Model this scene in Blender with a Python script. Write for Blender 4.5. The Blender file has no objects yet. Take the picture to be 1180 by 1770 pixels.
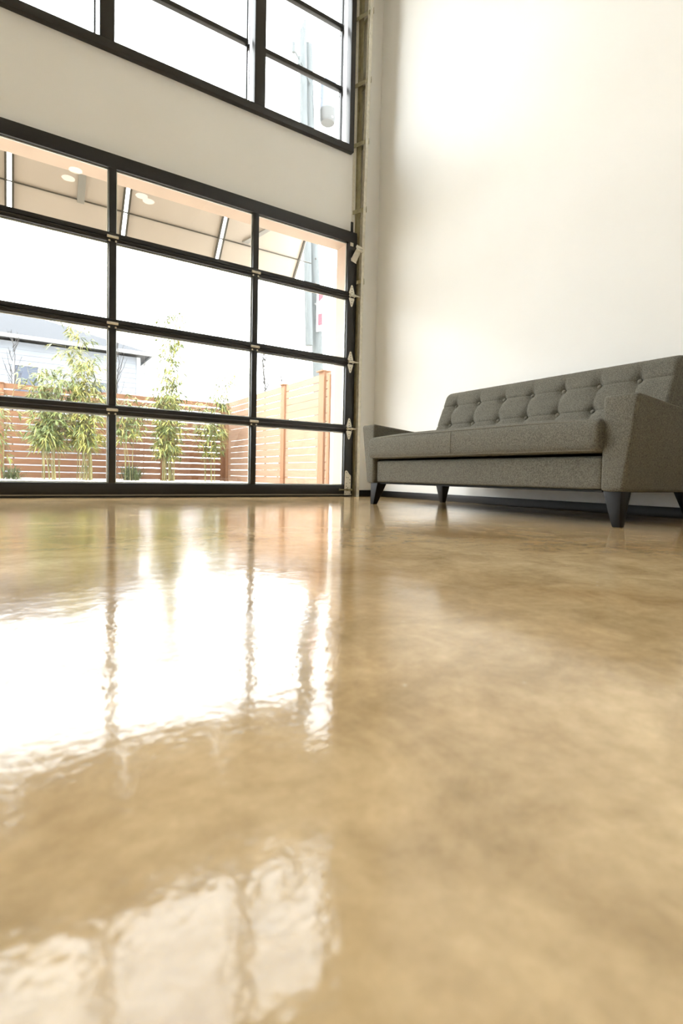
import bpy, bmesh, math, random
from mathutils import Vector, Matrix

# ------------------------------------------------------------------ camera
S = bpy.context.scene
COL = S.collection
cam_d = bpy.data.cameras.new('camera')
cam = bpy.data.objects.new('camera', cam_d)
COL.objects.link(cam)
ROLL, PITCH, YAW = 0.0204, -0.0382, 0.5727
cy_, sy_ = math.cos(YAW), math.sin(YAW)
cp_, sp_ = math.cos(PITCH), math.sin(PITCH)
fw = Vector((sy_ * cp_, cy_ * cp_, sp_))
rt = Vector((cy_, -sy_, 0.0))
up = rt.cross(fw)
r2 = math.cos(ROLL) * rt + math.sin(ROLL) * up
u2 = -math.sin(ROLL) * rt + math.cos(ROLL) * up
m = Matrix((r2, u2, -fw)).transposed().to_4x4()
m.translation = Vector((-3.1949, -4.314, 0.1991))
cam.matrix_world = m
cam_d.sensor_fit = 'VERTICAL'
cam_d.sensor_height = 36.0
cam_d.sensor_width = 24.0
cam_d.lens = 898.51 / 1770.0 * 36.0
cam_d.shift_y = -27.646 / 1770.0
cam_d.clip_start = 0.02
cam_d.clip_end = 300
cam_d.dof.use_dof = True
cam_d.dof.focus_distance = 4.2
cam_d.dof.aperture_fstop = 5.0
S.camera = cam

# ------------------------------------------------------------------ light
world = bpy.data.worlds.new('overcast_sky')
S.world = world
world.use_nodes = True
wn = world.node_tree.nodes
wl = world.node_tree.links
wn.clear()
wo = wn.new('ShaderNodeOutputWorld')
wb = wn.new('ShaderNodeBackground')
wb.inputs[0].default_value = (0.94, 0.975, 1.02, 1)
wb.inputs[1].default_value = 9.2
wl.new(wb.outputs[0], wo.inputs[0])

sun_d = bpy.data.lights.new('hazy_sun', 'SUN')
sun_d.energy = 0.7
sun_d.angle = math.radians(12)
sun_d.color = (1.0, 0.95, 0.87)
sun = bpy.data.objects.new('hazy_sun', sun_d)
COL.objects.link(sun)
sun.location = (-6, 8, 8)
sun.rotation_euler = Vector((0.53, -1.0, -0.45)).to_track_quat('-Z', 'Y').to_euler()

S.view_settings.view_transform = 'Standard'
S.view_settings.look = 'None'
S.view_settings.exposure = 0.13
S.view_settings.gamma = 1.0
S.view_settings.use_curve_mapping = False

rnd = random.Random(7)

# ------------------------------------------------------------------ materials
def srgb(r, g, b):
    f = lambda c: (c / 255.0) / 12.92 if c <= 10 else (((c / 255.0) + 0.055) / 1.055) ** 2.4
    return (f(r), f(g), f(b), 1.0)

def mat(name, col, rough=0.5, metal=0.0, var=0.0, vscale=8.0, bump=0.0, bscale=60.0, spec=0.5, stretch=(1, 1, 1), coords='Object', detail=4.0, dark=None):
    """principled material with procedural colour variation and fine relief"""
    M = bpy.data.materials.new(name)
    M.use_nodes = True
    n, l = M.node_tree.nodes, M.node_tree.links
    p = n['Principled BSDF']
    p.inputs['Base Color'].default_value = col
    p.inputs['Roughness'].default_value = rough
    p.inputs['Metallic'].default_value = metal
    p.inputs['Specular IOR Level'].default_value = spec
    tc = n.new('ShaderNodeTexCoord')
    mp = n.new('ShaderNodeMapping')
    mp.inputs['Scale'].default_value = stretch
    l.new(tc.outputs[coords], mp.inputs[0])
    if var > 0 or dark:
        nz = n.new('ShaderNodeTexNoise')
        nz.inputs['Scale'].default_value = vscale
        nz.inputs['Detail'].default_value = detail
        l.new(mp.outputs[0], nz.inputs[0])
        cr = n.new('ShaderNodeValToRGB')
        a = dark if dark else tuple(c * (1 - var) for c in col[:3]) + (1,)
        b = tuple(min(1, c * (1 + var)) for c in col[:3]) + (1,)
        cr.color_ramp.elements[0].position = 0.33
        cr.color_ramp.elements[0].color = a
        cr.color_ramp.elements[1].position = 0.67
        cr.color_ramp.elements[1].color = b
        l.new(nz.outputs[0], cr.inputs[0])
        l.new(cr.outputs[0], p.inputs['Base Color'])
    if bump > 0:
        nb = n.new('ShaderNodeTexNoise')
        nb.inputs['Scale'].default_value = bscale
        nb.inputs['Detail'].default_value = 3
        l.new(mp.outputs[0], nb.inputs[0])
        bp = n.new('ShaderNodeBump')
        bp.inputs['Strength'].default_value = bump
        bp.inputs['Distance'].default_value = 0.004
        l.new(nb.outputs[0], bp.inputs['Height'])
        l.new(bp.outputs[0], p.inputs['Normal'])
    return M

def glass_mat(name, tint, refl=1.0):
    M = bpy.data.materials.new(name)
    M.use_nodes = True
    n, l = M.node_tree.nodes, M.node_tree.links
    n.clear()
    o = n.new('ShaderNodeOutputMaterial')
    mx = n.new('ShaderNodeMixShader')
    tr = n.new('ShaderNodeBsdfTransparent')
    tr.inputs[0].default_value = tint
    gl = n.new('ShaderNodeBsdfGlossy')
    gl.inputs['Roughness'].default_value = 0.0
    # Schlick reflectance of one surface, the same from either side
    lw = n.new('ShaderNodeLayerWeight')
    lw.inputs[0].default_value = 0.5
    pw = n.new('ShaderNodeMath'); pw.operation = 'POWER'; pw.inputs[1].default_value = 5.0
    ml = n.new('ShaderNodeMath'); ml.operation = 'MULTIPLY_ADD'
    ml.inputs[1].default_value = 0.955; ml.inputs[2].default_value = 0.045
    l.new(lw.outputs['Facing'], pw.inputs[0])
    l.new(pw.outputs[0], ml.inputs[0])
    l.new(ml.outputs[0], mx.inputs[0])
    l.new(tr.outputs[0], mx.inputs[1])
    l.new(gl.outputs[0], mx.inputs[2])
    l.new(mx.outputs[0], o.inputs[0])
    return M

def emit_mat(name, col, s):
    M = bpy.data.materials.new(name)
    M.use_nodes = True
    n, l = M.node_tree.nodes, M.node_tree.links
    n.clear()
    o = n.new('ShaderNodeOutputMaterial')
    e = n.new('ShaderNodeEmission')
    e.inputs[0].default_value = col
    e.inputs[1].default_value = s
    l.new(e.outputs[0], o.inputs[0])
    return M

def floor_mat():
    M = bpy.data.materials.new('polished_concrete')
    M.use_nodes = True
    n, l = M.node_tree.nodes, M.node_tree.links
    p = n['Principled BSDF']
    tc = n.new('ShaderNodeTexCoord')
    def noise(scale, det=4, rough=0.55, dist=0.0):
        z = n.new('ShaderNodeTexNoise')
        z.inputs['Scale'].default_value = scale
        z.inputs['Detail'].default_value = det
        z.inputs['Roughness'].default_value = rough
        z.inputs['Distortion'].default_value = dist
        l.new(tc.outputs['Object'], z.inputs[0])
        return z
    def ramp(src, p0, c0, p1, c1):
        r = n.new('ShaderNodeValToRGB')
        r.color_ramp.elements[0].position = p0
        r.color_ramp.elements[0].color = c0
        r.color_ramp.elements[1].position = p1
        r.color_ramp.elements[1].color = c1
        l.new(src, r.inputs[0])
        return r
    def mix(mode, fac, a, b):
        x = n.new('ShaderNodeMix')
        x.data_type = 'RGBA'
        x.blend_type = mode
        if isinstance(fac, float):
            x.inputs[0].default_value = fac
        else:
            l.new(fac, x.inputs[0])
        l.new(a, x.inputs[6])
        l.new(b, x.inputs[7])
        return x.outputs[2]
    big = ramp(noise(1.6, 5, 0.62, 0.4).outputs[0], 0.34, FLOOR_A, 0.66, FLOOR_B)
    mid = ramp(noise(7.0, 6, 0.65, 0.6).outputs[0], 0.30, (0.66, 0.62, 0.53, 1), 0.70, (1.15, 1.15, 1.15, 1))
    c = mix('MULTIPLY', 1.0, big.outputs[0], mid.outputs[0])
    fine = ramp(noise(55.0, 4, 0.7).outputs[0], 0.3, (0.88, 0.87, 0.84, 1), 0.7, (1.08, 1.08, 1.08, 1))
    c = mix('MULTIPLY', 1.0, c, fine.outputs[0])
    # pale flecks of aggregate and scuffs
    vo = n.new('ShaderNodeTexVoronoi')
    vo.inputs['Scale'].default_value = 22.0
    vo.inputs['Randomness'].default_value = 1.0
    l.new(tc.outputs['Object'], vo.inputs[0])
    fl = ramp(vo.outputs['Distance'], 0.035, (1, 1, 1, 1), 0.07, (0, 0, 0, 1))
    sel = ramp(noise(3.1, 3).outputs[0], 0.5, (0, 0, 0, 1), 0.6, (0.5, 0.5, 0.5, 1))
    f2 = mix('MULTIPLY', 1.0, fl.outputs[0], sel.outputs[0])
    pale = n.new('ShaderNodeRGB')
    pale.outputs[0].default_value = srgb(238, 226, 204)
    sepc = n.new('ShaderNodeSeparateColor')
    l.new(f2, sepc.inputs[0])
    c = mix('MIX', sepc.outputs[0], c, pale.outputs[0])
    l.new(c, p.inputs['Base Color'])
    p.inputs['Specular IOR Level'].default_value = 0.5
    rr = ramp(noise(4.0, 5).outputs[0], 0.3, (0.06, 0.06, 0.06, 1), 0.75, (0.13, 0.13, 0.13, 1))
    l.new(rr.outputs[0], p.inputs['Roughness'])
    b1 = n.new('ShaderNodeBump')
    b1.inputs['Strength'].default_value = 0.35
    b1.inputs['Distance'].default_value = 0.0012
    l.new(noise(26.0, 3, 0.6).outputs[0], b1.inputs['Height'])
    b2 = n.new('ShaderNodeBump')
    b2.inputs['Strength'].default_value = 0.22
    b2.inputs['Distance'].default_value = 0.0006
    l.new(noise(120.0, 2, 0.5).outputs[0], b2.inputs['Height'])
    l.new(b1.outputs[0], b2.inputs['Normal'])
    l.new(b2.outputs[0], p.inputs['Normal'])
    return M

FLOOR_A = srgb(190, 158, 112)
FLOOR_B = srgb(224, 198, 156)

M_floor = floor_mat()
M_wall = mat('painted_plaster', srgb(248, 247, 243), 0.6, var=0.01, vscale=2, bump=0.08, bscale=120, spec=0.3)
M_ceil = mat('ceiling_paint', srgb(236, 232, 222), 0.8)
M_black = mat('black_painted_steel', srgb(24, 22, 20), 0.38, 0.0, var=0.12, vscale=12, bump=0.05, bscale=90)
M_blackw = mat('black_window_steel', srgb(36, 34, 31), 0.42, 0.0, var=0.1, vscale=10)
M_base = mat('black_rubber_skirting', srgb(30, 27, 25), 0.5, var=0.1, vscale=8, spec=0.3)
M_galv = mat('galvanised_steel', srgb(222, 217, 202), 0.42, 0.1, var=0.12, vscale=30, bump=0.1, bscale=80)
M_galvd = mat('dull_galvanised_steel', srgb(160, 154, 122), 0.5, 0.0, var=0.15, vscale=20)
M_plate = mat('zinc_hinge_plate', srgb(232, 228, 214), 0.45, 0.25, var=0.08, vscale=40)
M_hole = mat('bolt_head', srgb(90, 84, 70), 0.4, 0.6)
M_gasket = mat('grey_weatherstrip', srgb(150, 140, 122), 0.6)
M_glass = glass_mat('clear_window_glass', (0.97, 0.98, 0.97, 1))
M_bead = mat('silver_glazing_bead', srgb(205, 206, 198), 0.35, 0.4)
M_fabric = mat('heathered_grey_upholstery', srgb(112, 109, 99), 0.92, var=0.34, vscale=190, bump=0.55, bscale=420, spec=0.15, detail=3)
M_pipe = mat('upholstery_piping', srgb(122, 118, 107), 0.92, var=0.2, vscale=200, spec=0.15)
M_leg = mat('black_stained_wood', srgb(20, 19, 18), 0.5, var=0.1, vscale=30, spec=0.25)
M_under = mat('dust_cover_cloth', srgb(24, 23, 22), 0.9)
M_cedar_sunlit = mat('sunlit_cedar_board', srgb(156, 126, 104), 0.7, var=0.10, vscale=5, bump=0.2, bscale=40, stretch=(0.6, 0.6, 9), spec=0.2)  # paler copy of the cedar: sunlight on the side fence put into its colour
M_cedar_sunlit_p = mat('sunlit_cedar_post', srgb(142, 106, 80), 0.7, var=0.10, vscale=6, stretch=(9, 9, 0.7), spec=0.2)  # side fence posts, lightened the same way for the sun on them
M_cedar = mat('cedar_board', srgb(128, 92, 68), 0.7, var=0.22, vscale=5, bump=0.2, bscale=40, stretch=(0.6, 0.6, 9), spec=0.2)
M_cedar_p = mat('cedar_post_wood', srgb(124, 88, 64), 0.7, var=0.12, vscale=6, stretch=(9, 9, 0.7), spec=0.2)
M_gravel = mat('pale_gravel', srgb(196, 188, 176), 0.9, var=0.3, vscale=40, bump=0.6, bscale=50)
M_peach = mat('peach_wood_reveal', srgb(190, 166, 146), 0.6, var=0.06, vscale=4)
M_siding = mat('white_board_siding', srgb(236, 233, 226), 0.6)
M_cano = mat('beige_canopy_panel', srgb(180, 167, 152), 0.6, var=0.03, vscale=3)
M_canf = mat('canopy_rib_steel', srgb(70, 64, 52), 0.5, 0.2)
M_cang = mat('pale_grey_canopy_brace', srgb(140, 136, 128), 0.5)
M_hsid = mat('pale_blue_siding', srgb(118, 122, 128), 0.7, var=0.05, vscale=3)
M_roof = mat('grey_shingle', srgb(54, 56, 60), 0.9, var=0.2, vscale=14, bump=0.3, bscale=20)
M_trim = mat('white_exterior_trim', srgb(150, 152, 154), 0.6)
M_hglass = mat('dark_house_glazing', srgb(52, 60, 76), 0.3)
M_leaf = mat('bamboo_leaf', srgb(112, 120, 66), 0.5, dark=srgb(70, 86, 40), var=0.3, vscale=3.0)
M_leafy = mat('yellow_bamboo_leaf', srgb(168, 160, 84), 0.5, dark=srgb(120, 124, 52), var=0.2, vscale=3.0)
M_culm = mat('bamboo_cane', srgb(150, 140, 92), 0.45, dark=srgb(98, 100, 56), var=0.15, vscale=6)
M_grass = mat('dark_green_blades', srgb(84, 96, 54), 0.6, dark=srgb(48, 60, 30), var=0.2, vscale=6)
M_bark = mat('grey_bark', srgb(56, 53, 50), 0.9, var=0.2, vscale=8)
M_pole = mat('weathered_utility_pole', srgb(84, 88, 88), 0.85, var=0.15, vscale=5, stretch=(6, 6, 0.4))
M_can = mat('transformer_grey', srgb(100, 106, 116), 0.5)
M_cand = mat('transformer_base_grey', srgb(72, 72, 70), 0.5)
M_white = mat('white_sign_face', srgb(240, 240, 238), 0.5)
M_red = mat('red_sign_print', srgb(196, 40, 52), 0.5)
M_lamp = emit_mat('lit_lamp_diffuser', (1, 0.93, 0.8, 1), 8.0)

# ------------------------------------------------------------------ mesh helpers
class MB:
    def __init__(s):
        s.v = []; s.f = []
    def add(s, vs, fs):
        b = len(s.v)
        s.v += [tuple(p) for p in vs]
        s.f += [tuple(i + b for i in f) for f in fs]
        return s
    def box(s, x0, x1, y0, y1, z0, z1):
        x0, x1 = sorted((x0, x1)); y0, y1 = sorted((y0, y1)); z0, z1 = sorted((z0, z1))
        return s.add([(x0, y0, z0), (x1, y0, z0), (x1, y1, z0), (x0, y1, z0), (x0, y0, z1), (x1, y0, z1), (x1, y1, z1), (x0, y1, z1)],
                     [(0, 3, 2, 1), (4, 5, 6, 7), (0, 1, 5, 4), (1, 2, 6, 5), (2, 3, 7, 6), (3, 0, 4, 7)])
    def hexa(s, b, t):
        """b, t: 4 points each, counter-clockwise seen from above"""
        return s.add(list(b) + list(t), [(0, 3, 2, 1), (4, 5, 6, 7), (0, 1, 5, 4), (1, 2, 6, 5), (2, 3, 7, 6), (3, 0, 4, 7)])
    def prism(s, pts, off):
        """planar polygon extruded by vector off"""
        n = len(pts); off = Vector(off)
        vs = [Vector(p) for p in pts] + [Vector(p) + off for p in pts]
        fs = [tuple(range(n))[::-1], tuple(range(n, 2 * n))]
        for i in range(n):
            j = (i + 1) % n
            fs.append((i, j, n + j, n + i))
        return s.add(vs, fs)
    def tube(s, path, rad, seg=8, cap=True):
        path = [Vector(p) for p in path]
        n = len(path)
        if not hasattr(rad, '__len__'):
            rad = [rad] * n
        ref = None
        vs, fs = [], []
        for i, p in enumerate(path):
            d = (path[min(i + 1, n - 1)] - path[max(i - 1, 0)]).normalized()
            if ref is None:
                ref = Vector((0, 0, 1)) if abs(d.z) < 0.9 else Vector((1, 0, 0))
            a = d.cross(ref).normalized()
            b = d.cross(a).normalized()
            ref = -b if False else ref
            for k in range(seg):
                t = 2 * math.pi * k / seg
                vs.append(p + (a * math.cos(t) + b * math.sin(t)) * rad[i])
        for i in range(n - 1):
            for k in range(seg):
                k2 = (k + 1) % seg
                fs.append((i * seg + k, i * seg + k2, (i + 1) * seg + k2, (i + 1) * seg + k))
        if cap:
            fs.append(tuple(range(seg)))
            fs.append(tuple(range((n - 1) * seg, n * seg))[::-1])
        return s.add(vs, fs)
    def build(s, name, material, parent=None, smooth=False, bevel=0.0, seg=2):
        me = bpy.data.meshes.new(name)
        me.from_pydata(s.v, [], s.f)
        bm = bmesh.new()
        bm.from_mesh(me)
        if bevel > 0:
            bmesh.ops.bevel(bm, geom=[e for e in bm.edges if len(e.link_faces) == 2 and e.calc_face_angle(0) > 0.5], offset=bevel, segments=seg, profile=0.5, affect='EDGES')
        bmesh.ops.recalc_face_normals(bm, faces=bm.faces)
        bm.to_mesh(me)
        bm.free()
        if smooth or bevel > 0:
            me.polygons.foreach_set('use_smooth', [True] * len(me.polygons))
            if bevel > 0 or smooth == 'auto':
                me.set_sharp_from_angle(angle=0.7)
        me.materials.append(material)
        o = bpy.data.objects.new(name, me)
        COL.objects.link(o)
        if parent is not None:
            o.parent = parent
            # geometry is written in world coordinates; keep it there
            pm = world_loc(parent)
            me.transform(Matrix.Translation(-pm))
        return o

def world_loc(o):
    p = Vector(o.location)
    while o.parent is not None:
        o = o.parent
        p = p + Vector(o.location)
    return p

def anchor(o, loc):
    """move the origin of a top-level mesh to loc without moving the mesh"""
    loc = Vector(loc)
    o.data.transform(Matrix.Translation(-loc))
    o.location = loc
    return o

def empty(name, loc):
    o = bpy.data.objects.new(name, None)
    o.empty_display_size = 0.1
    COL.objects.link(o)
    o.location = loc
    return o

def tag(o, label=None, cat=None, group=None, kind=None):
    if label: o['label'] = label
    if cat: o['category'] = cat
    if group: o['group'] = group
    if kind: o['kind'] = kind
    return o

def rbox(c, half, r, n=(12, 12, 8), puff=None):
    """rounded box as MB; c centre, half half-sizes, r corner radius"""
    mb = MB()
    cx, cy, cz = c
    idx = {}
    vs, fs = [], []
    N = n
    def dens(i, k):
        t = i / k * 2 - 1
        return math.copysign(1 - (1 - abs(t)) ** 1.5, t)
    def vert(i, j, k):
        key = (i, j, k)
        if key in idx: return idx[key]
        q = [dens(i, N[0]) * half[0], dens(j, N[1]) * half[1], dens(k, N[2]) * half[2]]
        inn = [max(-(half[a] - r), min(half[a] - r, q[a])) for a in range(3)]
        d = Vector([q[a] - inn[a] for a in range(3)])
        p = Vector(inn) + (d.normalized() * r if d.length > 1e-9 else Vector())
        # points on flat faces
        for a in range(3):
            if abs(abs(q[a]) - half[a]) < 1e-9 and sum(1 for b in range(3) if abs(q[b] - inn[b]) > 1e-9) == 1:
                p[a] = q[a]
        if puff: p = puff(p)
        idx[key] = len(vs)
        vs.append((p.x + cx, p.y + cy, p.z + cz))
        return idx[key]
    for a, b, c2 in ((0, 1, 2), (1, 2, 0), (2, 0, 1)):
        for side in (0, N[c2]):
            for i in range(N[a]):
                for j in range(N[b]):
                    quad = []
                    for di, dj in ((0, 0), (1, 0), (1, 1), (0, 1)):
                        key = [0, 0, 0]
                        key[a] = i + di; key[b] = j + dj; key[c2] = side
                        quad.append(vert(*key))
                    fs.append(tuple(quad))
    mb.add(vs, fs)
    return mb

# ------------------------------------------------------------------ room shell
XL, XR, YN, YF, ZC = -7.2, 0.0, -9.0, 0.05, 5.3     # left, right, near, far, ceiling
DX0, DX1, DZ = -5.93, -0.33, 2.52                    # door opening
WX0, WX1, WZ0, WZ1 = -6.36, -0.352, 3.36, 5.12       # upper window opening
WT = 0.22                                            # far wall thickness

def struct(o):
    o['kind'] = 'structure'
    return o

struct(MB().box(XL - .2, XR + .2, YN - .2, 0.30, -0.12, 0).build('floor', M_floor))
struct(MB().box(XL - .2, XR + .2, YN - .2, YF + WT, ZC, ZC + .2).build('ceiling', M_ceil))
struct(MB().box(XR, XR + .2, YN - .2, YF + WT, 0, ZC).build('wall_right', M_wall))
struct(MB().box(XL - .2, XL, YN - .2, YF + WT, 0, ZC).build('wall_left', M_wall))
struct(MB().box(XL, XR, YN - .2, YN, 0, ZC).build('wall_near', M_wall))

def frame_wall(mb, xs, zs, holes, y0, y1):
    """wall of rectangles on a grid, leaving the holes out"""
    for i in range(len(xs) - 1):
        for k in range(len(zs) - 1):
            xm, zm = (xs[i] + xs[i + 1]) / 2, (zs[k] + zs[k + 1]) / 2
            if any(a < xm < b and c < zm < d for a, b, c, d in holes):
                continue
            mb.box(xs[i], xs[i + 1], y0, y1, zs[k], zs[k + 1])
    return mb

fwm = MB()
frame_wall(fwm, sorted({XL, DX0, DX1, WX0, WX1, XR}), sorted({0, DZ, WZ0, WZ1, ZC}), [(DX0, DX1, 0, DZ), (WX0, WX1, WZ0, WZ1)], YF, YF + WT)
struct(fwm.build('wall_far', M_wall))

# reveal lining of the door opening, outside the door
rv = MB()
rv.box(DX1 - 0.012, DX1 - .0005, YF + .005, YF + WT + .02, 0, DZ - .0005)
rv.box(DX0 + .0005, DX0 + 0.012, YF + .005, YF + WT + .02, 0, DZ - .0005)
rv.box(DX0 + .012, DX1 - .012, YF + .005, YF + WT + .02, DZ - .012, DZ - .0005)
struct(tag(rv.build('trim_1', M_peach)))

struct(MB().box(XR - .012, XR, YN, YF - .012, 0, .060).build('baseboard_right', M_base, bevel=.003))
struct(MB().box(-0.205, XR - .012, YF - .012, YF, 0, .060).build('baseboard_far', M_base, bevel=.003))
struct(MB().box(XL, DX0 - .05, YF - .012, YF, 0, .060).build('baseboard_far', M_base))

# ------------------------------------------------------------------ sectional glass door
door = struct(empty('door_1', ((DX0 + DX1) / 2, 0.02, 0)))
ST = [-0.391, -0.292]             # right stile
MULL = [-1.353, -2.5145, -3.678, -4.84]
DL = [-5.97, -5.87]               # left stile
JZ = [0.022, 0.668, 1.322, 1.966, 2.584]
D0, D1 = 0.0, 0.045
for k in range(4):
    z0, z1 = JZ[k] + .0015, JZ[k + 1] - .0015
    bot = 0.111 if k == 0 else z0 + .033
    top = 2.477 if k == 3 else z1 - .033
    fm = MB()
    fm.box(DL[0], ST[1], D0, D1, z0, bot)
    fm.box(DL[0], ST[1], D0, D1, top, z1)
    fm.box(ST[0], ST[1], D0, D1, bot, top)
    fm.box(DL[0], DL[1], D0, D1, bot, top)
    for xm in MULL:
        fm.box(xm - .0255, xm + .0255, D0, D1, bot, top)
    # projecting nosing where two sections meet
    if k < 3:
        fm.prism([(DL[0], D0, z1 - .004), (DL[0], D0 - .007, z1 - .008), (DL[0], D0 - .007, z1 - .018), (DL[0], D0, z1 - .022)], (ST[1] - DL[0] - .0, 0, 0))
    sec = fm.build('door_section', M_black, door, bevel=.0022, seg=2)
    cols = [DL[1]] + [v for xm in sorted(MULL) for v in (xm - .0255, xm + .0255)] + [ST[0]]
    for i in range(0, len(cols), 2):
        a, b = cols[i], cols[i + 1]
        MB().box(a + .004, b - .004, .020, .025, bot + .004, top - .004).build('pane', M_glass, sec)
        bd = MB()
        w = .009
        y0, y1 = .0285, .036
        bd.box(a, a + w, y0, y1, bot, top); bd.box(b - w, b, y0, y1, bot, top)
        bd.box(a + w, b - w, y0, y1, bot, bot + w); bd.box(a + w, b - w, y0, y1, top - w, top)
        bd.build('glazing_bead', M_bead, sec)
MB().box(DL[0], ST[1], .002, .044, .011, .0225).build('bottom_retainer', M_gasket, door)
MB().box(DL[0], ST[1], -.004, .046, 0.0, .0112).build('bottom_seal', M_base, door)

# centre hinges at each mullion
for xm in MULL:
    for z in JZ[1:4]:
        h = MB()
        h.tube([(xm - .040, -.009, z), (xm + .040, -.009, z)], .0105, 10)
        h.box(xm - .036, xm + .036, -.0035, 0, z - .011, z + .013)
        h.box(xm - .030, xm - .017, -.0035, 0, z - .034, z - .011)
        h.box(xm + .017, xm + .030, -.0035, 0, z - .034, z - .011)
        ho = h.build('centre_hinge', M_galv, door, smooth='auto')
        b = MB()
        for sx in (-.0235, .0235):
            b.tube([(xm + sx, -.0035, z - .026), (xm + sx, -.008, z - .026)], .0045, 8)
        b.build('bolt', M_plate, ho)

def roller_hinge(xc, z, side):
    h = MB()
    yb, t = -.004, -.0035
    for sg in (1, -1):
        pts = [(xc - .030, -.0005, z + sg * .018), (xc + .030, -.0005, z + sg * .018), (xc + .031, -.0005, z + sg * .032), (xc + .009, -.0005, z + sg * .100),
               (xc, -.0005, z + sg * .106), (xc - .009, -.0005, z + sg * .100), (xc - .031, -.0005, z + sg * .032)]
        h.prism(pts, (0, t, 0))
    # the two knuckle leaves standing proud
    h.prism([(xc - .026, -.004, z + .020), (xc - .026, -.034, z + .010), (xc - .026, -.034, z - .010), (xc - .026, -.004, z - .020)], (.004, 0, 0))
    h.prism([(xc + .022, -.004, z + .020), (xc + .022, -.034, z + .010), (xc + .022, -.034, z - .010), (xc + .022, -.004, z - .020)], (.004, 0, 0))
    h.tube([(xc - .032, -.010, z), (xc + .032, -.010, z)], .009, 10)
    o = h.build('roller_hinge', M_plate, door, smooth='auto')
    MB().tube([(xc - .028, -.026, z), (xc + side * .086, -.026, z)], .0075, 10).build('roller_stem', M_galv, o, smooth='auto')
    b = MB()
    for dz in (.082, .055, .032, -.055, -.078):
        b.tube([(xc, -.003, z + dz), (xc, -.0065, z + dz)], .0042, 8)
    b.build('bolt', M_hole, o)

for z in JZ[1:4]:
    roller_hinge(-0.343, z, 1)
    roller_hinge(-5.918, z, -1)

# bottom bracket with its cable bolt, and the top roller bracket
bb = MB()
bb.prism([(-.384, -.0005, .012), (-.310, -.0005, .012), (-.310, -.0005, .205), (-.330, -.0005, .222), (-.352, -.0005, .250), (-.366, -.0005, .258), (-.380, -.0005, .248)], (0, -.004, 0))
bbo = bb.build('bottom_bracket', M_plate, door)
MB().tube([(-.452, -.016, .066), (-.300, -.016, .066)], .006, 8).tube([(-.366, -.016, .066), (-.345, -.016, .066)], .013, 6).tube([(-.325, -.016, .066), (-.305, -.016, .066)], .012, 6).tube([(-.452, -.016, .066), (-.444, -.016, .066)], .011, 6).build('cable_bolt', M_galvd, bbo, smooth='auto')
b = MB()
for x, z in ((-.362, .235), (-.362, .186), (-.343, .186), (-.360, .128), (-.322, .134), (-.362, .100), (-.346, .086), (-.375, .025), (-.325, .022), (-.322, .166)):
    b.tube([(x, -.0045, z), (x, -.007, z)], .0042, 8)
b.build('bolt_hole', M_hole, bbo)

tb = MB()
zt = 2.455
tb.box(-.372, -.336, -.004, -.0005, zt - .012, zt + .022)
tb.prism([(-.362, -.004, 2.300), (-.300, -.004, 2.285), (-.300, -.007, 2.285), (-.362, -.007, 2.300)], (0, 0, .030))
tb.prism([(-.362, -.005, 2.318), (-.300, -.005, 2.300), (-.278, -.052, 2.400), (-.330, -.052, 2.414)], (.0, -.004, .002))
tb.tube([(-.332, -.056, 2.430), (-.262, -.056, 2.418)], .014, 10)
tb.tube([(-.332, -.056, 2.402), (-.262, -.056, 2.392)], .011, 10)
tb.build('top_bracket', M_galv, door, smooth='auto')
MB().box(-.372, -.345, -.010, 0, 2.575, 2.672).build('top_stop_angle', M_black, door, bevel=.002)

# ------------------------------------------------------------------ vertical lift track in the corner
trk = tag(empty('door_track', (-.25, .02, 0)), 'tall galvanised vertical-lift roller track beside the glass door jamb', 'track')
def lean(z):   # the track leans off the wall as it rises
    return -max(0.0, z - 2.3) * 0.028
zs = [0.0, 0.6, 1.3, 2.0, 2.6, 3.4, 4.2, 5.0, 5.2]
def strip(mb, x0, x1, ya, yb, za=0.0, zb=5.2, k=1.0):
    zz = [za] + [z for z in zs if za < z < zb] + [zb]
    vs, fs = [], []
    for z in zz:
        d = lean(z) * k
        vs += [(x0, ya + d, z), (x1, ya + d, z), (x1, yb + d, z), (x0, yb + d, z)]
    n = len(zz)
    for i in range(n - 1):
        for j in range(4):
            j2 = (j + 1) % 4
            fs.append((i * 4 + j, i * 4 + j2, i * 4 + 4 + j2, i * 4 + 4 + j))
    fs += [(3, 2, 1, 0), tuple(range(4 * n - 4, 4 * n))]
    mb.add(vs, fs)
ch = MB()
strip(ch, -.268, -.2655, -.048, -.044)
strip(ch, -.2655, -.236, -.0465, -.044)
strip(ch, -.238, -.2355, -.044, -.004)
strip(ch, -.2655, -.2355, -.004, -.0015)
ch.build('roller_channel', M_galv, trk)
an = MB()
strip(an, -.290, -.2725, .0465, .0495, k=0, zb=5.2)
strip(an, -.2725, -.2695, -.012, .0495, k=0)
an.build('angle_flange', M_galvd, trk)
an = MB()
strip(an, -.3295, -.302, .0455, .0495, za=2.6, k=0)
strip(an, -.226, -.222, -.020, .0495, za=0, k=0)
an.build('angle_cover', M_plate, trk)
for z in (2.10, 2.790, 3.43, 4.0, 4.63, 5.1):
    q = MB()
    d = lean(z)
    q.prism([(-.322, .044, z - .02), (-.322, .044, z + .02), (-.232, -.050 + d, z + .045), (-.232, -.050 + d, z + .008)], (.0, .0045, 0))
    q.box(-.235, -.2315, -.052 + d, .047, z - .012, z + .022)
    q.build('track_bracket', M_galvd, trk)
for z in (.35, .62, 1.0, 1.05, 1.62, 1.68, 2.2):
    MB().tube([(-.262, -.048, z), (-.262, -.053, z)], .005, 8).build('bolt', M_plate, trk)
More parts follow.
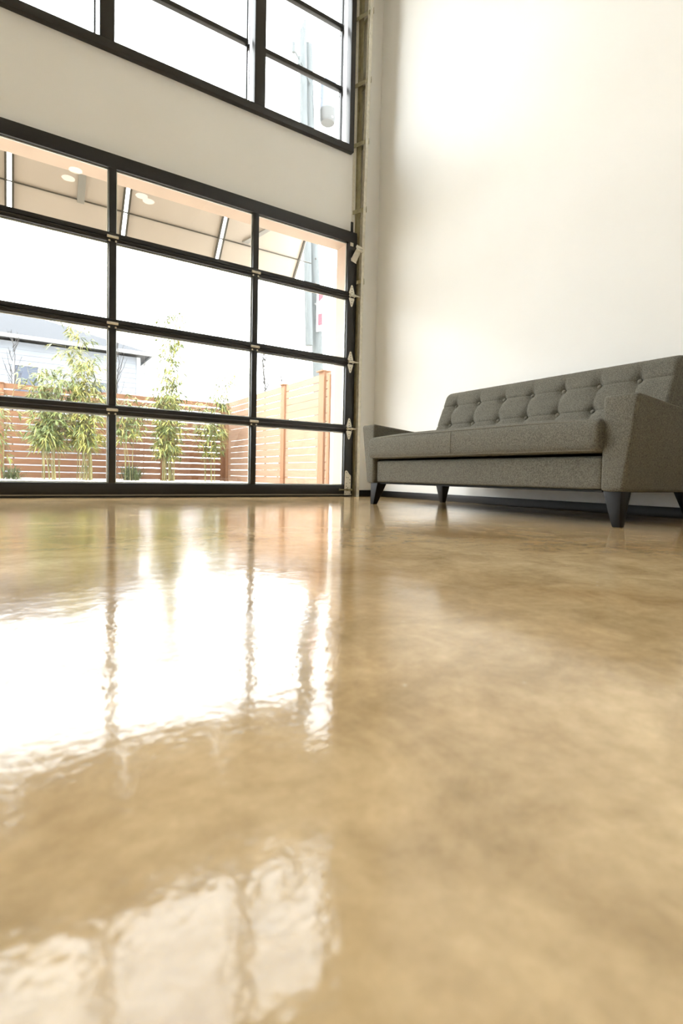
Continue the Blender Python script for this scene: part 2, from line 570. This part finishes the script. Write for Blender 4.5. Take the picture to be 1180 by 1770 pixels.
# second, left-hand track (out of the picture, closes the door off)
tl = tag(empty('door_track', (-6.02, .02, 0)), 'galvanised roller track at the far left end of the glass door', 'track')
MB().box(-6.03, -5.99, -.045, -.042, 0, 5.2).box(-6.03, -6.027, -.042, .049, 0, 5.2).build('roller_channel', M_galv, tl)

# ------------------------------------------------------------------ upper window wall
win = struct(empty('window_1', ((WX0 + WX1) / 2, .05, WZ0)))
WM = [-1.337, -2.556, -3.775, -4.994]
y0, y1 = 0.0, .075
fr = MB()
fr.box(WX0 - .0, WX1 + .002, y0, y1, 3.339, 3.402)
fr.box(WX0 - .0, WX1 + .002, y0, y1, 5.07, 5.14)
fr.box(-.404, WX1 + .002, y0, y1, 3.402, 5.07)
fr.box(WX0, WX0 + .055, y0, y1, 3.402, 5.07)
fr.build('window_frame', M_blackw, win, bevel=.003)
for xm in WM:
    MB().box(xm - .051, xm + .051, y0, y1, 3.402, 5.07).build('mullion', M_blackw, win, bevel=.003)
edges = [WX0 + .055] + [v for xm in sorted(WM) for v in (xm - .051, xm + .051)] + [-.404]
for i in range(0, len(edges), 2):
    a, b = edges[i], edges[i + 1]
    sash = MB()
    ya, yb = .135, .165
    sash.box(a - .02, a + .0, ya, yb, 3.38, 5.12)
    sash.box(b - .022, b - .010, ya, yb, 3.38, 5.12)
    sash.box(b + .016, b + .021, yb, yb + .02, 3.38, 5.12)
    sash.box(a - .02, b - .010, ya, yb, 3.36, 3.40)
    so = sash.build('outer_sash', M_blackw, win)
    for z in (3.985, 4.570):
        MB().box(a - .02, b - .010, ya - .012, yb, z - .021, z + .021).build('muntin', M_blackw, so, bevel=.003)
        MB().box(b + .0, b + .018, yb, yb + .055, z - .018, z + .018).build('muntin', M_blackw, so)
    zz = [3.40, 3.985, 4.570, 5.10]
    for k in range(3):
        MB().box(a - .018, b - .012, .150, .155, zz[k] + .01, zz[k + 1] - .01).build('pane', M_glass, so)

# ------------------------------------------------------------------ ceiling lights behind the camera, mirrored faintly in the door glass
for i, (x, y) in enumerate(((-2.19, -5.72), (-2.27, -6.06), (-1.08, -5.93), (-.93, -6.05))):
    words = ['left recessed downlight of the pair nearer the left wall, closer to the door', 'left recessed downlight of the pair nearer the left wall, farther from the door',
             'right recessed downlight pair near the sofa wall, closer to the door', 'right recessed downlight pair near the sofa wall, farther from the door'][i]
    L = tag(empty('ceiling_light', (x, y, ZC)), words, 'light', 'recessed ceiling lights')
    rim = MB(); seg = 24
    rim.tube([(x, y, ZC - .012), (x, y, ZC + .0)], .13, seg)
    rim.build('trim_ring', M_ceil, L, smooth='auto')
    MB().tube([(x, y, ZC - .016), (x, y, ZC - .0125)], .105, seg).build('diffuser', M_lamp, L)

# ------------------------------------------------------------------ outdoors: ground
gp = MB()
gn = 60
rg = random.Random(3)
gx0, gx1, gy0, gy1 = -8.0, 2.6, .30, 8.6
for j in range(gn + 1):
    for i in range(gn * 2 + 1):
        x = gx0 + (gx1 - gx0) * i / (gn * 2)
        y = gy0 + (gy1 - gy0) * j / gn
        h = -.02 if y < 3.6 else (.02 + .012 * rg.random())
        gp.v.append((x, y, h + .004 * rg.random()))
W2 = gn * 2 + 1
for j in range(gn):
    for i in range(gn * 2):
        a = j * W2 + i
        gp.f.append((a, a + 1, a + 1 + W2, a + W2))
gbed = tag(gp.build('gravel_bed', M_gravel), 'pale grey gravel ground between the glass door and the cedar fence', 'gravel', kind='stuff')
st = MB()
for k in range(2600):
    x = -4.6 + 5.4 * rg.random(); y = 3.9 + 2.85 * rg.random(); r = .012 + .016 * rg.random()
    c = Vector((x, y, .030))
    pts = [c + Vector((math.cos(a) * r * (0.8 + .4 * rg.random()), math.sin(a) * r * (0.8 + .4 * rg.random()), 0)) for a in (0, 1.57, 3.14, 4.71)]
    st.add(pts + [c + Vector((0, 0, r * .8)), c - Vector((0, 0, r * .6))], [(0, 1, 4), (1, 2, 4), (2, 3, 4), (3, 0, 4), (1, 0, 5), (2, 1, 5), (3, 2, 5), (0, 3, 5)])
tag(st.build('gravel_stones', M_gravel, gbed), kind='stuff')
tag(MB().box(-60, 60, 8.6, 90, -.3, -.03).box(-60, gx0, .30, 8.6, -.3, -.03).box(gx1, 60, .30, 8.6, -.3, -.03).build('ground', M_gravel), kind='structure')

# ------------------------------------------------------------------ cedar fences
def fence(name, label, posts, p0, p1, face, zb, pitch, hb, thick, gaps, mb_=None, mp_=None):
    mb_, mp_ = mb_ or M_cedar, mp_ or M_cedar_p
    """posts: distances along p0->p1; boards fixed on the face side"""
    p0, p1 = Vector(p0), Vector(p1)
    d = (p1 - p0).normalized()
    nrm = Vector(face)
    f = tag(empty(name, p0), label, 'fence')
    for t, top, w in posts:
        c = p0 + d * t
        a = c - d * w / 2 ; b_ = c + d * w / 2
        base = [a - nrm * .10, b_ - nrm * .10, b_ + nrm * .0, a + nrm * .0]
        q = MB()
        bs = [(p.x, p.y, 0.0) for p in base]
        tp = [(p.x, p.y, top) for p in base]
        q.hexa(bs, tp)
        # post cap
        cc = (base[0] + base[2]) / 2
        cs = w / 2 + .012
        q.box(cc.x - cs, cc.x + cs, cc.y - cs, cc.y + cs, top, top + .02)
        q.build('post', mp_, f, bevel=.004)
    ts = [p[0] for p in posts]
    for k in range(len(ts) - 1):
        a = p0 + d * (ts[k] + posts[k][2] / 2 * (1 if gaps else 0))
        b_ = p0 + d * (ts[k + 1] - posts[k + 1][2] / 2 * (1 if gaps else 0))
        for i in range(14):
            z = zb + i * pitch + rnd.uniform(-.002, .002)
            h = hb * (0.90 if i > 10 else 1.0) + rnd.uniform(-.003, .003)
            o1 = -.045 + rnd.uniform(-.003, .003)
            q = MB()
            pa, pb = a + nrm * (-.06 + o1 * 0), b_ + nrm * (-.06)
            b4 = [pa, pb, pb + nrm * thick, pa + nrm * thick]
            q.hexa([(p.x, p.y, z) for p in b4], [(p.x, p.y, z + h) for p in b4])
            ob = q.build('board', mb_, f)
    return f

fence('slatted_fence', 'brown horizontal-board cedar fence across the back of the yard behind the bamboo',
      [(0, 1.74, .10), (2.85, 1.74, .10), (5.7, 1.74, .10), (7.0, 1.72, .10)], (-6.13, 6.86, 0), (.87, 6.86, 0), (0, -1, 0), .050, .1240, .104, .022, True)
fence('side_fence', 'cedar board fence with sunlight painted into its pale colour, running away from the house on the right',
      [(0.06, 1.72, .06), (.28, 1.80, .16), (1.62, 1.775, .13), (3.06, 1.765, .11), (4.40, 1.74, .10)], (.90, 2.40, 0), (.90, 6.80, 0), (-1, 0, 0), .040, .1250, .119, .022, True, M_cedar_sunlit, M_cedar_sunlit_p)

# white board-and-batten wing of the building, right of the yard
wg = tag(MB().box(.90, 1.9, .27, 2.38, 0, 2.9).build('wall_outside', M_siding), kind='structure')
for y in (.55, .9, 1.25, 1.6, 1.95, 2.3):
    MB().box(.882, .8995, y, y + .04, 0, 2.9).build('batten', M_siding, wg)

# ------------------------------------------------------------------ sloped canopy over the door
cn = tag(empty('canopy', (-2.2, .27, 3.2)), 'beige panelled canopy with white slots hanging outside above the glass door', 'canopy')
P0 = Vector((0, 1.07, 2.96)); P1 = Vector((0, 1.375, 2.57)); dn = (P1 - P0)
PT = P0 - dn * 0.45
nv = Vector((0, dn.z, -dn.y)).normalized()   # points up/out
if nv.z < 0: nv = -nv
ribs = [-.257, -1.235, -2.205, -3.165, -4.13, -5.09, -6.05]
rows = [(-.45, .553), (.560, 1.0)]
for i in range(len(ribs) - 1):
    xr, xl = ribs[i], ribs[i + 1]
    g = .022
    for (a, b_) in rows:
        A, B = P0 + dn * a, P0 + dn * b_
        q = MB()
        x0_, x1_ = xl + g, xr - (g if i else 0)
        q.prism([(x0_, A.y, A.z), (x1_, A.y, A.z), (x1_, B.y, B.z), (x0_, B.y, B.z)], nv * .02)
        q.build('canopy_panel', M_cano, cn)
for i, xr in enumerate(ribs):
    for (a, b_) in rows:
        A, B = P0 + dn * a, P0 + dn * b_
        q = MB()
        for s_ in ((-.036, -.018), (.018, .036)):
            if i == 0 and s_[0] > 0: continue
            q.prism([(xr + s_[0], A.y, A.z), (xr + s_[1], A.y, A.z), (xr + s_[1], B.y, B.z), (xr + s_[0], B.y, B.z)], -nv * .022)
        q.build('canopy_rib', M_canf, cn)
C0, C1 = P0 + dn * .545, P0 + dn * .565
MB().prism([(ribs[-1], C0.y, C0.z), (ribs[0] + .14, C0.y, C0.z), (ribs[0] + .14, C1.y, C1.z), (ribs[-1], C1.y, C1.z)], -nv * .012).build('cross_rail', M_canf, cn)
for xb in (-2.60, -4.5):
    A, B = P0 + dn * -.1, P0 + dn * .60
    MB().prism([(xb - .03, A.y, A.z), (xb + .03, A.y, A.z), (xb + .03, B.y, B.z), (xb - .03, B.y, B.z)], -nv * .03).build('brace', M_cang, cn)
A, B = P0 + dn * -.05, P0 + dn * .5
MB().prism([(-.70, A.y, A.z), (-.64, A.y, A.z), (-.94, B.y, B.z), (-1.0, B.y, B.z)], -nv * .03).build('brace', M_cang, cn)
# soffit tying the canopy to the wall
MB().box(-6.05, -.257, .27, PT.y + .02, PT.z - .02, PT.z + .02).build('soffit', M_cano, cn)

# ------------------------------------------------------------------ bamboo
def blade(mb, base, d, L, w, droop, rg):
    """narrow drooping leaf, four triangles, folded along its midrib"""
    d = d.normalized()
    side = d.cross(Vector((0, 0, 1)))
    if side.length < .1: side = Vector((1, 0, 0))
    side = side.normalized()
    mid = base + d * L * .45 + Vector((0, 0, -droop * L * .18))
    tip = base + d * L * .9 + Vector((0, 0, -droop * L * .7))
    mb.add([base, mid + side * w - Vector((0, 0, w * .3)), mid + Vector((0, 0, w * .35)), mid - side * w - Vector((0, 0, w * .3)), tip],
           [(0, 1, 2), (0, 2, 3), (1, 4, 2), (2, 4, 3)])

def clump(label, x, y, culms, leaves, yellow=0.25, zl=(.4, 1.8), spread=.12, name='bamboo', leafL=.18, seed=1, group='bamboo clumps in front of the back fence'):
    """culms: list of (height, dx, dy) ; leaves: number of leaves"""
    rg = random.Random(seed)
    e = tag(empty(name, (x, y, .03)), label, 'plant', group)
    paths = []
    extra = [(h * rg.uniform(.45, .85), dx * rg.uniform(-1, 1.2), dy + rg.uniform(-.1, .1)) for (h, dx, dy) in culms]
    for (h, dx, dy) in culms + (extra if len(culms) > 5 else []):
        bx, by = x + rg.uniform(-spread, spread), y + rg.uniform(-spread, spread)
        pth = []
        for k in range(9):
            t = k / 8
            pth.append(Vector((bx + dx * t * t + .012 * math.sin(7 * t + bx * 9), by + dy * t * t, .03 + h * t * (1 - .04 * t * abs(dx)))))
        r0 = .0085 if h < 2.4 else .010
        mbq = MB()
        mbq.tube(pth, [r0 * (1 - .75 * k / 8) for k in range(9)], 6)
        for k in range(1, 8):      # nodes
            mbq.tube([pth[k] - Vector((0, 0, .004)), pth[k] + Vector((0, 0, .004))], r0 * (1 - .75 * k / 8) * 1.35, 6)
        mbq.build('cane', M_culm, e, smooth='auto')
        paths.append(pth)
    lf, ly = MB(), MB()
    twig = MB()
    n = 0
    while n < leaves * 2.3:
        pth = rg.choice(paths)
        z = rg.uniform(*zl)
        H = pth[-1].z
        if z > H: continue
        t = (z - .03) / (H - .03) * 8
        k = min(7, int(t))
        p = pth[k].lerp(pth[k + 1], t - k)
        a = rg.uniform(0, 6.28)
        tl = rg.uniform(.04, .22)
        q = p + Vector((math.cos(a) * tl, math.sin(a) * tl, rg.uniform(.0, .12)))
        twig.tube([p, q], .0016, 3, cap=False)
        for _ in range(rg.randint(3, 6)):
            aa = a + rg.uniform(-1.4, 1.4)
            dv = Vector((math.cos(aa), math.sin(aa), rg.uniform(-.7, .5)))
            blade(ly if rg.random() < yellow else lf, q, dv, leafL * rg.uniform(.6, 1.15), rg.uniform(.009, .016), rg.uniform(.1, 1.1), rg)
            n += 1
    tag(lf.build('foliage', M_leaf, e), kind='stuff')
    if ly.f: tag(ly.build('yellow_foliage', M_leafy, e), kind='stuff')
    tag(twig.build('twigs', M_culm, e), kind='stuff')
    return e

BY = 5.95
clump('sparse bamboo clump with thick pale canes at the left edge of the door', -3.30, BY, [(2.0, .05, 0), (1.9, .22, 0), (1.5, -.1, 0), (1.3, .15, .05), (1.7, -.2, 0)], 130, .3, (.35, 1.9), .07, seed=11)
clump('dense leafy bamboo clump left of centre in the left pane column', -2.55, BY, [(1.9, .1, 0), (2.1, .3, 0), (1.7, -.25, 0), (1.6, .15, 0), (1.9, .05, 0), (2.3, .35, 0), (1.4, -.1, .1), (1.5, 0, -.1)], 1000, .2, (.55, 1.9), .15, seed=12)
clump('tallest yellow-leaved bamboo clump beside the first door mullion', -2.02, BY, [(2.7, -.25, 0), (2.5, -.15, 0), (2.2, .1, 0), (1.8, .12, 0), (1.7, .0, 0), (1.9, -.3, 0), (1.5, .1, 0), (1.6, .05, .1), (2.85, -.38, 0)], 1000, .6, (.55, 2.8), .15, seed=13)
clump('young bamboo with arching leaves right of the first door mullion', -1.30, BY, [(1.5, -.1, 0), (1.4, .15, 0), (1.55, .05, 0), (1.3, -.2, 0)], 300, .3, (.75, 1.6), .08, seed=14)
clump('tall narrow bamboo clump in front of the middle fence post', -.58, BY, [(3.4, .1, 0), (3.0, -.05, 0), (2.6, .12, 0), (2.2, .2, 0), (1.8, -.15, 0), (1.7, .25, 0), (1.6, .0, 0), (1.5, .1, .1), (3.2, .15, 0), (2.9, .0, 0)], 1250, .4, (.45, 3.3), .12, seed=15)
clump('thin bamboo clump close to the far fence corner', .18, BY, [(2.4, .2, 0), (2.1, .28, 0), (1.7, .05, 0), (1.8, .3, 0), (1.5, -.1, 0)], 520, .35, (.5, 2.35), .16, seed=16)
# extra low leaves around the feet of the middle clump's neighbours
def tuft(label, x, y, n, h, seed):
    rg = random.Random(seed)
    e = tag(empty('grass_tuft', (x, y, .03)), label, 'plant')
    mb = MB()
    for k in range(n):
        a = rg.uniform(0, 6.28); l = rg.uniform(.0, .30)
        b0 = Vector((x + rg.gauss(0, .07), y + rg.uniform(-.1, .1), .03))
        tip = b0 + Vector((math.cos(a) * l, math.sin(a) * l, h * rg.uniform(.25, 1) ** 1.3))
        mid = b0.lerp(tip, .6) + Vector((0, 0, .06))
        sd = Vector((math.sin(a), -math.cos(a), 0)) * .005
        mb.add([b0 - sd, b0 + sd, mid + sd, mid - sd, tip], [(0, 1, 2, 3), (3, 2, 4)])
    tag(mb.build('blades', M_grass, e), kind='stuff')
tuft('low dark green grass tuft by the foot of the first door mullion', -1.22, BY + .05, 260, .34, 21)
tuft('low green tuft at the foot of the bamboo on the far left', -3.12, BY, 120, .26, 22)

# ------------------------------------------------------------------ far house, trees, utility pole
hs = tag(empty('house', (-2.4, 20, 0)), 'pale blue-grey house with grey hipped roof beyond the back fence', 'house')
MB().box(-9.5, 1.75, 20, 28, -.03, 5.22).build('wall', M_hsid, hs)
e0, e1, f0, f1, ez = -10.2, 2.28, 19.45, 28.6, 5.36
ap0, ap1, rz = (-7.0, 24.0), (-1.75, 24.0), 7.25
MB().add([(e0, f0, ez), (e1, f0, ez), (e1, f1, ez), (e0, f1, ez), (ap0[0], ap0[1], rz), (ap1[0], ap1[1], rz), (e0, f0, ez - .02), (e1, f0, ez - .02), (e1, f1, ez - .02), (e0, f1, ez - .02)],
         [(0, 1, 5, 4), (1, 2, 5), (2, 3, 4, 5), (3, 0, 4), (9, 8, 7, 6), (0, 6, 7, 1), (1, 7, 8, 2), (2, 8, 9, 3), (3, 9, 6, 0)]).build('roof', M_roof, hs)
MB().box(e0, e1, f0 - .06, f0 + .08, ez - .11, ez + .02).box(e1 - .08, e1 + .06, f0, f1, ez - .11, ez + .02).build('gutter', M_trim, hs)
MB().box(1.62, 1.78, 19.95, 20.05, 0, 5.22).build('corner_board', M_trim, hs)
for (a, b_, c_, d_) in ((-.15, .42, 2.7, 3.95), (-2.9, -2.1, 2.7, 4.3), (-5.6, -4.4, 2.7, 4.4)):
    w_ = MB(); t_ = .09
    w_.box(a - t_, a, 19.93, 20, c_ - t_, d_ + t_); w_.box(b_, b_ + t_, 19.93, 20, c_ - t_, d_ + t_)
    w_.box(a, b_, 19.93, 20, c_ - t_, c_); w_.box(a, b_, 19.93, 20, d_, d_ + t_)
    w_.box(a, b_, 19.94, 20, (c_ + d_) / 2 - .03, (c_ + d_) / 2 + .03)
    wo_ = w_.build('window', M_trim, hs)
    MB().box(a, b_, 19.975, 19.99, c_, d_).build('pane', M_hglass, wo_)
sd_ = MB()
for k in range(24):
    z = .1 + k * .21
    sd_.prism([(-9.5, 20.0, z), (-9.5, 19.975, z), (-9.5, 20.0, z + .20)], (11.1, 0, 0))
tag(sd_.build('siding_boards', M_hsid, hs), kind='stuff')

def bare_tree(label, x, y, H, spread, n, seed, r=.06, group='bare trees beyond the fence'):
    rg = random.Random(seed)
    e = tag(empty('bare_tree', (x, y, -.03)), label, 'tree', group)
    tr = MB()
    top = Vector((x + rg.uniform(-.2, .2), y, H))
    trunk = [Vector((x, y, -.03)).lerp(top, k / 6) + Vector((rg.uniform(-.05, .05), 0, 0)) for k in range(7)]
    tr.tube(trunk, [r * (1 - .8 * k / 6) for k in range(7)], 6)
    tr.build('trunk', M_bark, e, smooth='auto')
    br = MB()
    for k in range(n):
        t = rg.uniform(.25, .95)
        p = Vector((x, y, 0)).lerp(top, t)
        a = rg.uniform(0, 6.28); L = spread * rg.uniform(.4, 1) * (1.2 - t * .6)
        q = p + Vector((math.cos(a) * L, math.sin(a) * L, L * rg.uniform(1.6, 3.2)))
        m_ = p.lerp(q, .5) + Vector((math.cos(a) * L * .12, math.sin(a) * L * .12, -L * .1))
        br.tube([p, m_, q], [r * .34, r * .24, r * .10], 4, cap=False)
        for _ in range(4):
            s0 = m_.lerp(q, rg.uniform(0, .9))
            s1 = s0 + Vector((rg.uniform(-.3, .3), rg.uniform(-.3, .3), rg.uniform(.2, .6))) * spread * .5
            br.tube([s0, s1], [r * .14, r * .07], 3, cap=False)
    tag(br.build('branches', M_bark, e), kind='stuff')

bare_tree('tall bare poplar-like tree at the far left beyond the house roof', -7.6, 34, 14.6, .9, 110, 31, .2)
bare_tree('shorter bare tree just right of the tall one at the far left', -4.9, 34, 11.2, .7, 80, 32, .15)
bare_tree('thin bare shrub in front of the pale house wall, left', -3.1, 8.6, 3.1, .25, 40, 33, .02)
bare_tree('thin bare shrub in front of the right corner of the house', -1.1, 8.4, 3.2, .3, 40, 34, .02)
bare_tree('thin bare sapling just right of the house eave', -.45, 8.8, 3.2, .18, 16, 35, .015)
bare_tree('thin bare tree standing behind the side fence, near the second mullion', 4.4, 12.5, 4.9, .35, 36, 36, .05)
bare_tree('smallest bare tree behind the side fence, right of the thin one', 5.0, 12.6, 3.9, .25, 20, 37, .04)

up_ = tag(empty('utility_pole', (5.9, 11.3, -.03)), 'tall weathered grey wooden utility pole with transformer behind the side fence', 'pole')
MB().tube([(6.05, 11.3, -.03), (5.72, 11.3, 5.3), (5.42, 11.3, 9.5), (5.20, 11.3, 14.35)], [.20, .185, .17, .15], 16).build('pole', M_pole, up_, smooth='auto')
MB().tube([(5.34, 11.12, 4.55), (5.20, 11.12, 8.0), (5.00, 11.12, 11.6), (4.92, 11.12, 14.55), (5.0, 11.15, 14.95)], [.13, .13, .13, .11, .03], 10).build('riser_guard', M_pole, up_, smooth='auto')
can = MB()
can.tube([(5.83, 11.0, 12.32), (5.83, 11.0, 13.2)], .27, 20)
co = can.build('transformer', M_can, up_, smooth='auto')
MB().tube([(5.83, 11.0, 11.92), (5.83, 11.0, 11.98), (5.83, 11.0, 12.32)], [.22, .26, .275], 20).build('transformer_base', M_cand, co, smooth='auto')
MB().tube([(5.75, 11.0, 13.2), (5.75, 11.0, 13.42), (5.75, 11.0, 13.7)], [.06, .045, .02], 8).build('bushing', M_can, co, smooth='auto')
MB().tube([(5.50, 11.05, 12.75), (5.62, 11.0, 12.4), (5.86, 10.74, 11.98)], .03, 6).build('support_arm', M_trim, co, smooth='auto')
MB().tube([(5.2, 11.1, 13.0), (4.75, 10.9, 13.35), (4.42, 10.8, 13.55)], .03, 6).tube([(4.42, 10.8, 13.45), (4.42, 10.8, 13.75)], .05, 8).tube([(4.68, 10.9, 13.25), (4.68, 10.9, 13.5)], .05, 8).build('insulator_arm', M_pole, up_, smooth='auto')
for z in (6.6, 7.4, 8.3, 5.9):
    MB().tube([(5.46, 11.0, z), (5.46, 10.93, z)], .035, 8).build('pole_step', M_cand, up_)

sg = tag(empty('street_sign', (5.72, 10.95, 5.7)), 'small white sign with red marks fixed to the utility pole', 'sign')
MB().prism([(5.545, 11.02, 5.02), (5.93, 11.02, 5.12), (5.93, 11.02, 6.44), (5.545, 11.02, 6.40)], (0, -.02, 0)).build('sign_plate', M_white, sg)
MB().prism([(5.60, 10.999, 6.02), (5.66, 10.999, 6.05), (5.78, 10.999, 6.2), (5.80, 10.999, 6.37), (5.60, 10.999, 6.35)], (0, -.003, 0)).build('upper_mark', M_red, sg)
MB().prism([(5.60, 10.999, 5.22), (5.77, 10.999, 5.28), (5.76, 10.999, 5.66), (5.60, 10.999, 5.62)], (0, -.003, 0)).build('lower_mark', M_red, sg)

# ------------------------------------------------------------------ sofa
so = tag(empty('sofa', (-.6, -2.14, 0)), 'grey tweed mid-century sofa with button-tufted back and tapered dark legs', 'sofa')
XF = -.98
# arms: side panels, outer face leaning in towards the floor, top falling to the back
def arm(yi, yt, yb, name):
    mb = MB()
    zt0, zt1, zb0 = .578, .508, .155
    xb = -.14
    mb.hexa([(XF, yi, zb0), (xb, yi, zb0), (xb, yb, zb0), (XF, yb, zb0)], [(XF, yi, zt0), (xb, yi, zt1), (xb, yt, zt1), (XF, yt, zt0)])
    a = mb.build(name, M_fabric, so, bevel=.018, seg=4)
    # piping round the outer front edge
    off = .004 * (1 if yt > yi else -1)
    p = MB()
    p.tube([(XF + .012, yb - off, zb0 + .01), (XF + .010, yt - off * 1.4, zt0 - .018), (XF + .03, yt - off * 1.6, zt0 - .010), (xb, yt - off * 1.6, zt1 - .008)], .0030, 6)
    p.build('piping', M_pipe, a, smooth='auto')
    return a
arm(-1.292, -1.137, -1.208, 'armrest')
arm(-2.992, -3.152, -3.094, 'armrest')

rail = rbox(((-.955 - .10) / 2, -2.142, .2375), ((-.10 + .955) / 2, .8475, .0785), .018, (10, 30, 6))
rail.build('base_rail', M_fabric, so, smooth=True)
MB().box(-.94, -.12, -2.98, -1.30, .150, .160).build('dust_cover', M_under, so)

# seat cushion, crowned, nosing a little past the arms
cxm, chx = (-1.012 - .30) / 2, (1.012 - .30) / 2
def crown(p):
    u_ = max(0, 1 - (p.y / .88) ** 4); w_ = max(0, 1 - ((p.x) / (chx)) ** 4)
    if p.z > 0: p.z += .030 * u_ * (w_ ** .5) * (p.z / .075)
    if p.x < 0: p.x -= .012 * max(0, 1 - (p.z / .08) ** 2) * (1 if p.x < -chx + .05 else 0)
    return p
cu = rbox((cxm, -2.137, .402), (chx, .868, .074), .030, (22, 60, 10), crown)
cush = cu.build('seat_cushion', M_fabric, so, smooth=True)
def rim(z, inset, bulge):
    x0_, x1_, ya, yb = -1.012 + inset, -.40, -2.137 - .868 + inset, -2.137 + .868 - inset
    pth = [(x1_, yb + .0, z)]
    r = .028
    pth += [(x0_ + r, yb, z), (x0_ + r * .3, yb - r * .3, z), (x0_, yb - r, z)]
    for k in range(1, 24):
        y = yb - r + (ya + r - (yb - r)) * k / 24
        t = (y + 2.137) / .88
        pth.append((x0_ - .001, y, z + bulge * max(0, 1 - t ** 4)))
    pth += [(x0_, ya + r, z), (x0_ + r * .3, ya + r * .3, z), (x0_ + r, ya, z), (x1_, ya, z)]
    return pth
MB().tube(rim(.463, .006, .014), .0035, 6).build('piping', M_pipe, cush, smooth='auto')
MB().tube(rim(.338, .006, 0), .0035, 6).build('piping', M_pipe, cush, smooth='auto')
MB().tube([(-1.021, -2.10, .345), (-1.0245, -2.10, .40), (-1.021, -2.10, .468)], .0022, 6).build('seam', M_pipe, cush, smooth='auto')

# tufted back
YA, YB_, ZA, ZB = -1.285, -2.985, .40, .862
bys = [-1.418 - .2287 * k for k in range(7)]
bzs = [.746, .598, .450]
def xface(z):
    return -.262 - (.862 - z) * .40
NU, NV = 270, 72
tv, tf = [], []
for j in range(NV + 1):
    v_ = j / NV
    for i in range(NU + 1):
        u_ = i / NU
        y = YA + (YB_ - YA) * u_
        z = ZA + (ZB - ZA) * v_
        # pillow swelling inside each cell
        dpt = 0.0
        db = min(((y - by) ** 2 + (z - bz) ** 2) ** .5 for by in bys for bz in bzs)
        dpt -= .034 * math.exp(-(db / .030) ** 1.35)
        dz = min(abs(z - bz) for bz in bzs)
        dpt -= .0075 * math.exp(-dz / .008)
        dy = min(abs(y - by + .03 * (z - .67)) for by in bys)
        wv = 1.0 if z < .746 else max(0, 1 - (z - .746) / .10)
        dpt -= .009 * math.exp(-dy / .014) * (.35 + .65 * wv)
        # rounding at the border
        ed = min(u_, 1 - u_) * 1.70
        et = (1 - v_) * .462
        def rnd_(e, r): return 0 if e >= r else r - math.sqrt(max(0, r * r - (r - e) ** 2))
        back_ = rnd_(ed, .030) + rnd_(et, .045)
        x = xface(z) - .016 - dpt * 1.0 + back_
        zz = z + (.006 * math.sin(math.pi * min(1, ed / .05) / 2))
        tv.append((x, y, zz))
for j in range(NV):
    for i in range(NU):
        a = j * (NU + 1) + i
        tf.append((a, a + 1, a + NU + 2, a + NU + 1))
# rim going back to the rear panel
def ring(idx_list, dx):
    base_ = len(tv)
    for q_ in idx_list:
        x, y, z = tv[q_]
        tv.append((dx(z), y, z))
    for k in range(len(idx_list) - 1):
        tf.append((idx_list[k], idx_list[k + 1], base_ + k + 1, base_ + k))
perim = [j * (NU + 1) for j in range(NV + 1)] + [NV * (NU + 1) + i for i in range(1, NU + 1)] + [j * (NU + 1) + NU for j in range(NV - 1, -1, -1)]
ring(perim, lambda z: -.115 - (.87 - z) * .12)
bk = MB().add(tv, tf).build('backrest', M_fabric, so, smooth='auto')
MB().hexa([(-.30, -1.290, .155), (-.165, -1.290, .155), (-.165, -2.980, .155), (-.30, -2.980, .155)], [(-.20, -1.290, .860), (-.095, -1.290, .860), (-.095, -2.980, .860), (-.20, -2.980, .860)]).build('back_frame', M_fabric, so, bevel=.012, seg=3)
for s_, yy in ((1, YA - .003), (-1, YB_ + .003)):
    MB().tube([(xface(z) + .012, yy, z) for z in (.44, .52, .60, .68, .76, .835)] + [(-.235, yy - .002 * s_, .862)], .0030, 6).build('piping', M_pipe, bk, smooth='auto')
for by in bys:
    for bz in bzs[:2]:
        c = Vector((xface(bz) + .013, by, bz))
        ax = Vector((-1, 0, .38)).normalized()
        q = MB()
        q.tube([c, c + ax * .005, c + ax * .0095, c + ax * .012], [.0125, .0125, .009, .001], 14)
        q.build('button', M_pipe, so, smooth=True)

# legs: outer edge plumb, inner and rear faces tapering
def leg(xo, yo, sx, sy):
    t, b_ = .085, .036
    zt_ = .156
    q = MB()
    def sq(w, z):
        x2, y2 = xo + sx * w, yo + sy * w * (.95)
        xs_, ys_ = sorted((xo, x2)), sorted((yo, y2))
        return [(xs_[0], ys_[0], z), (xs_[1], ys_[0], z), (xs_[1], ys_[1], z), (xs_[0], ys_[1], z)]
    q.hexa(sq(b_, 0), sq(t, zt_))
    q.build('leg', M_leg, so, bevel=.002)
leg(-.965, -1.245, 1, -1)
leg(-.965, -3.080, 1, 1)
leg(-.165, -1.160, -1, -1)
leg(-.165, -3.040, -1, 1)
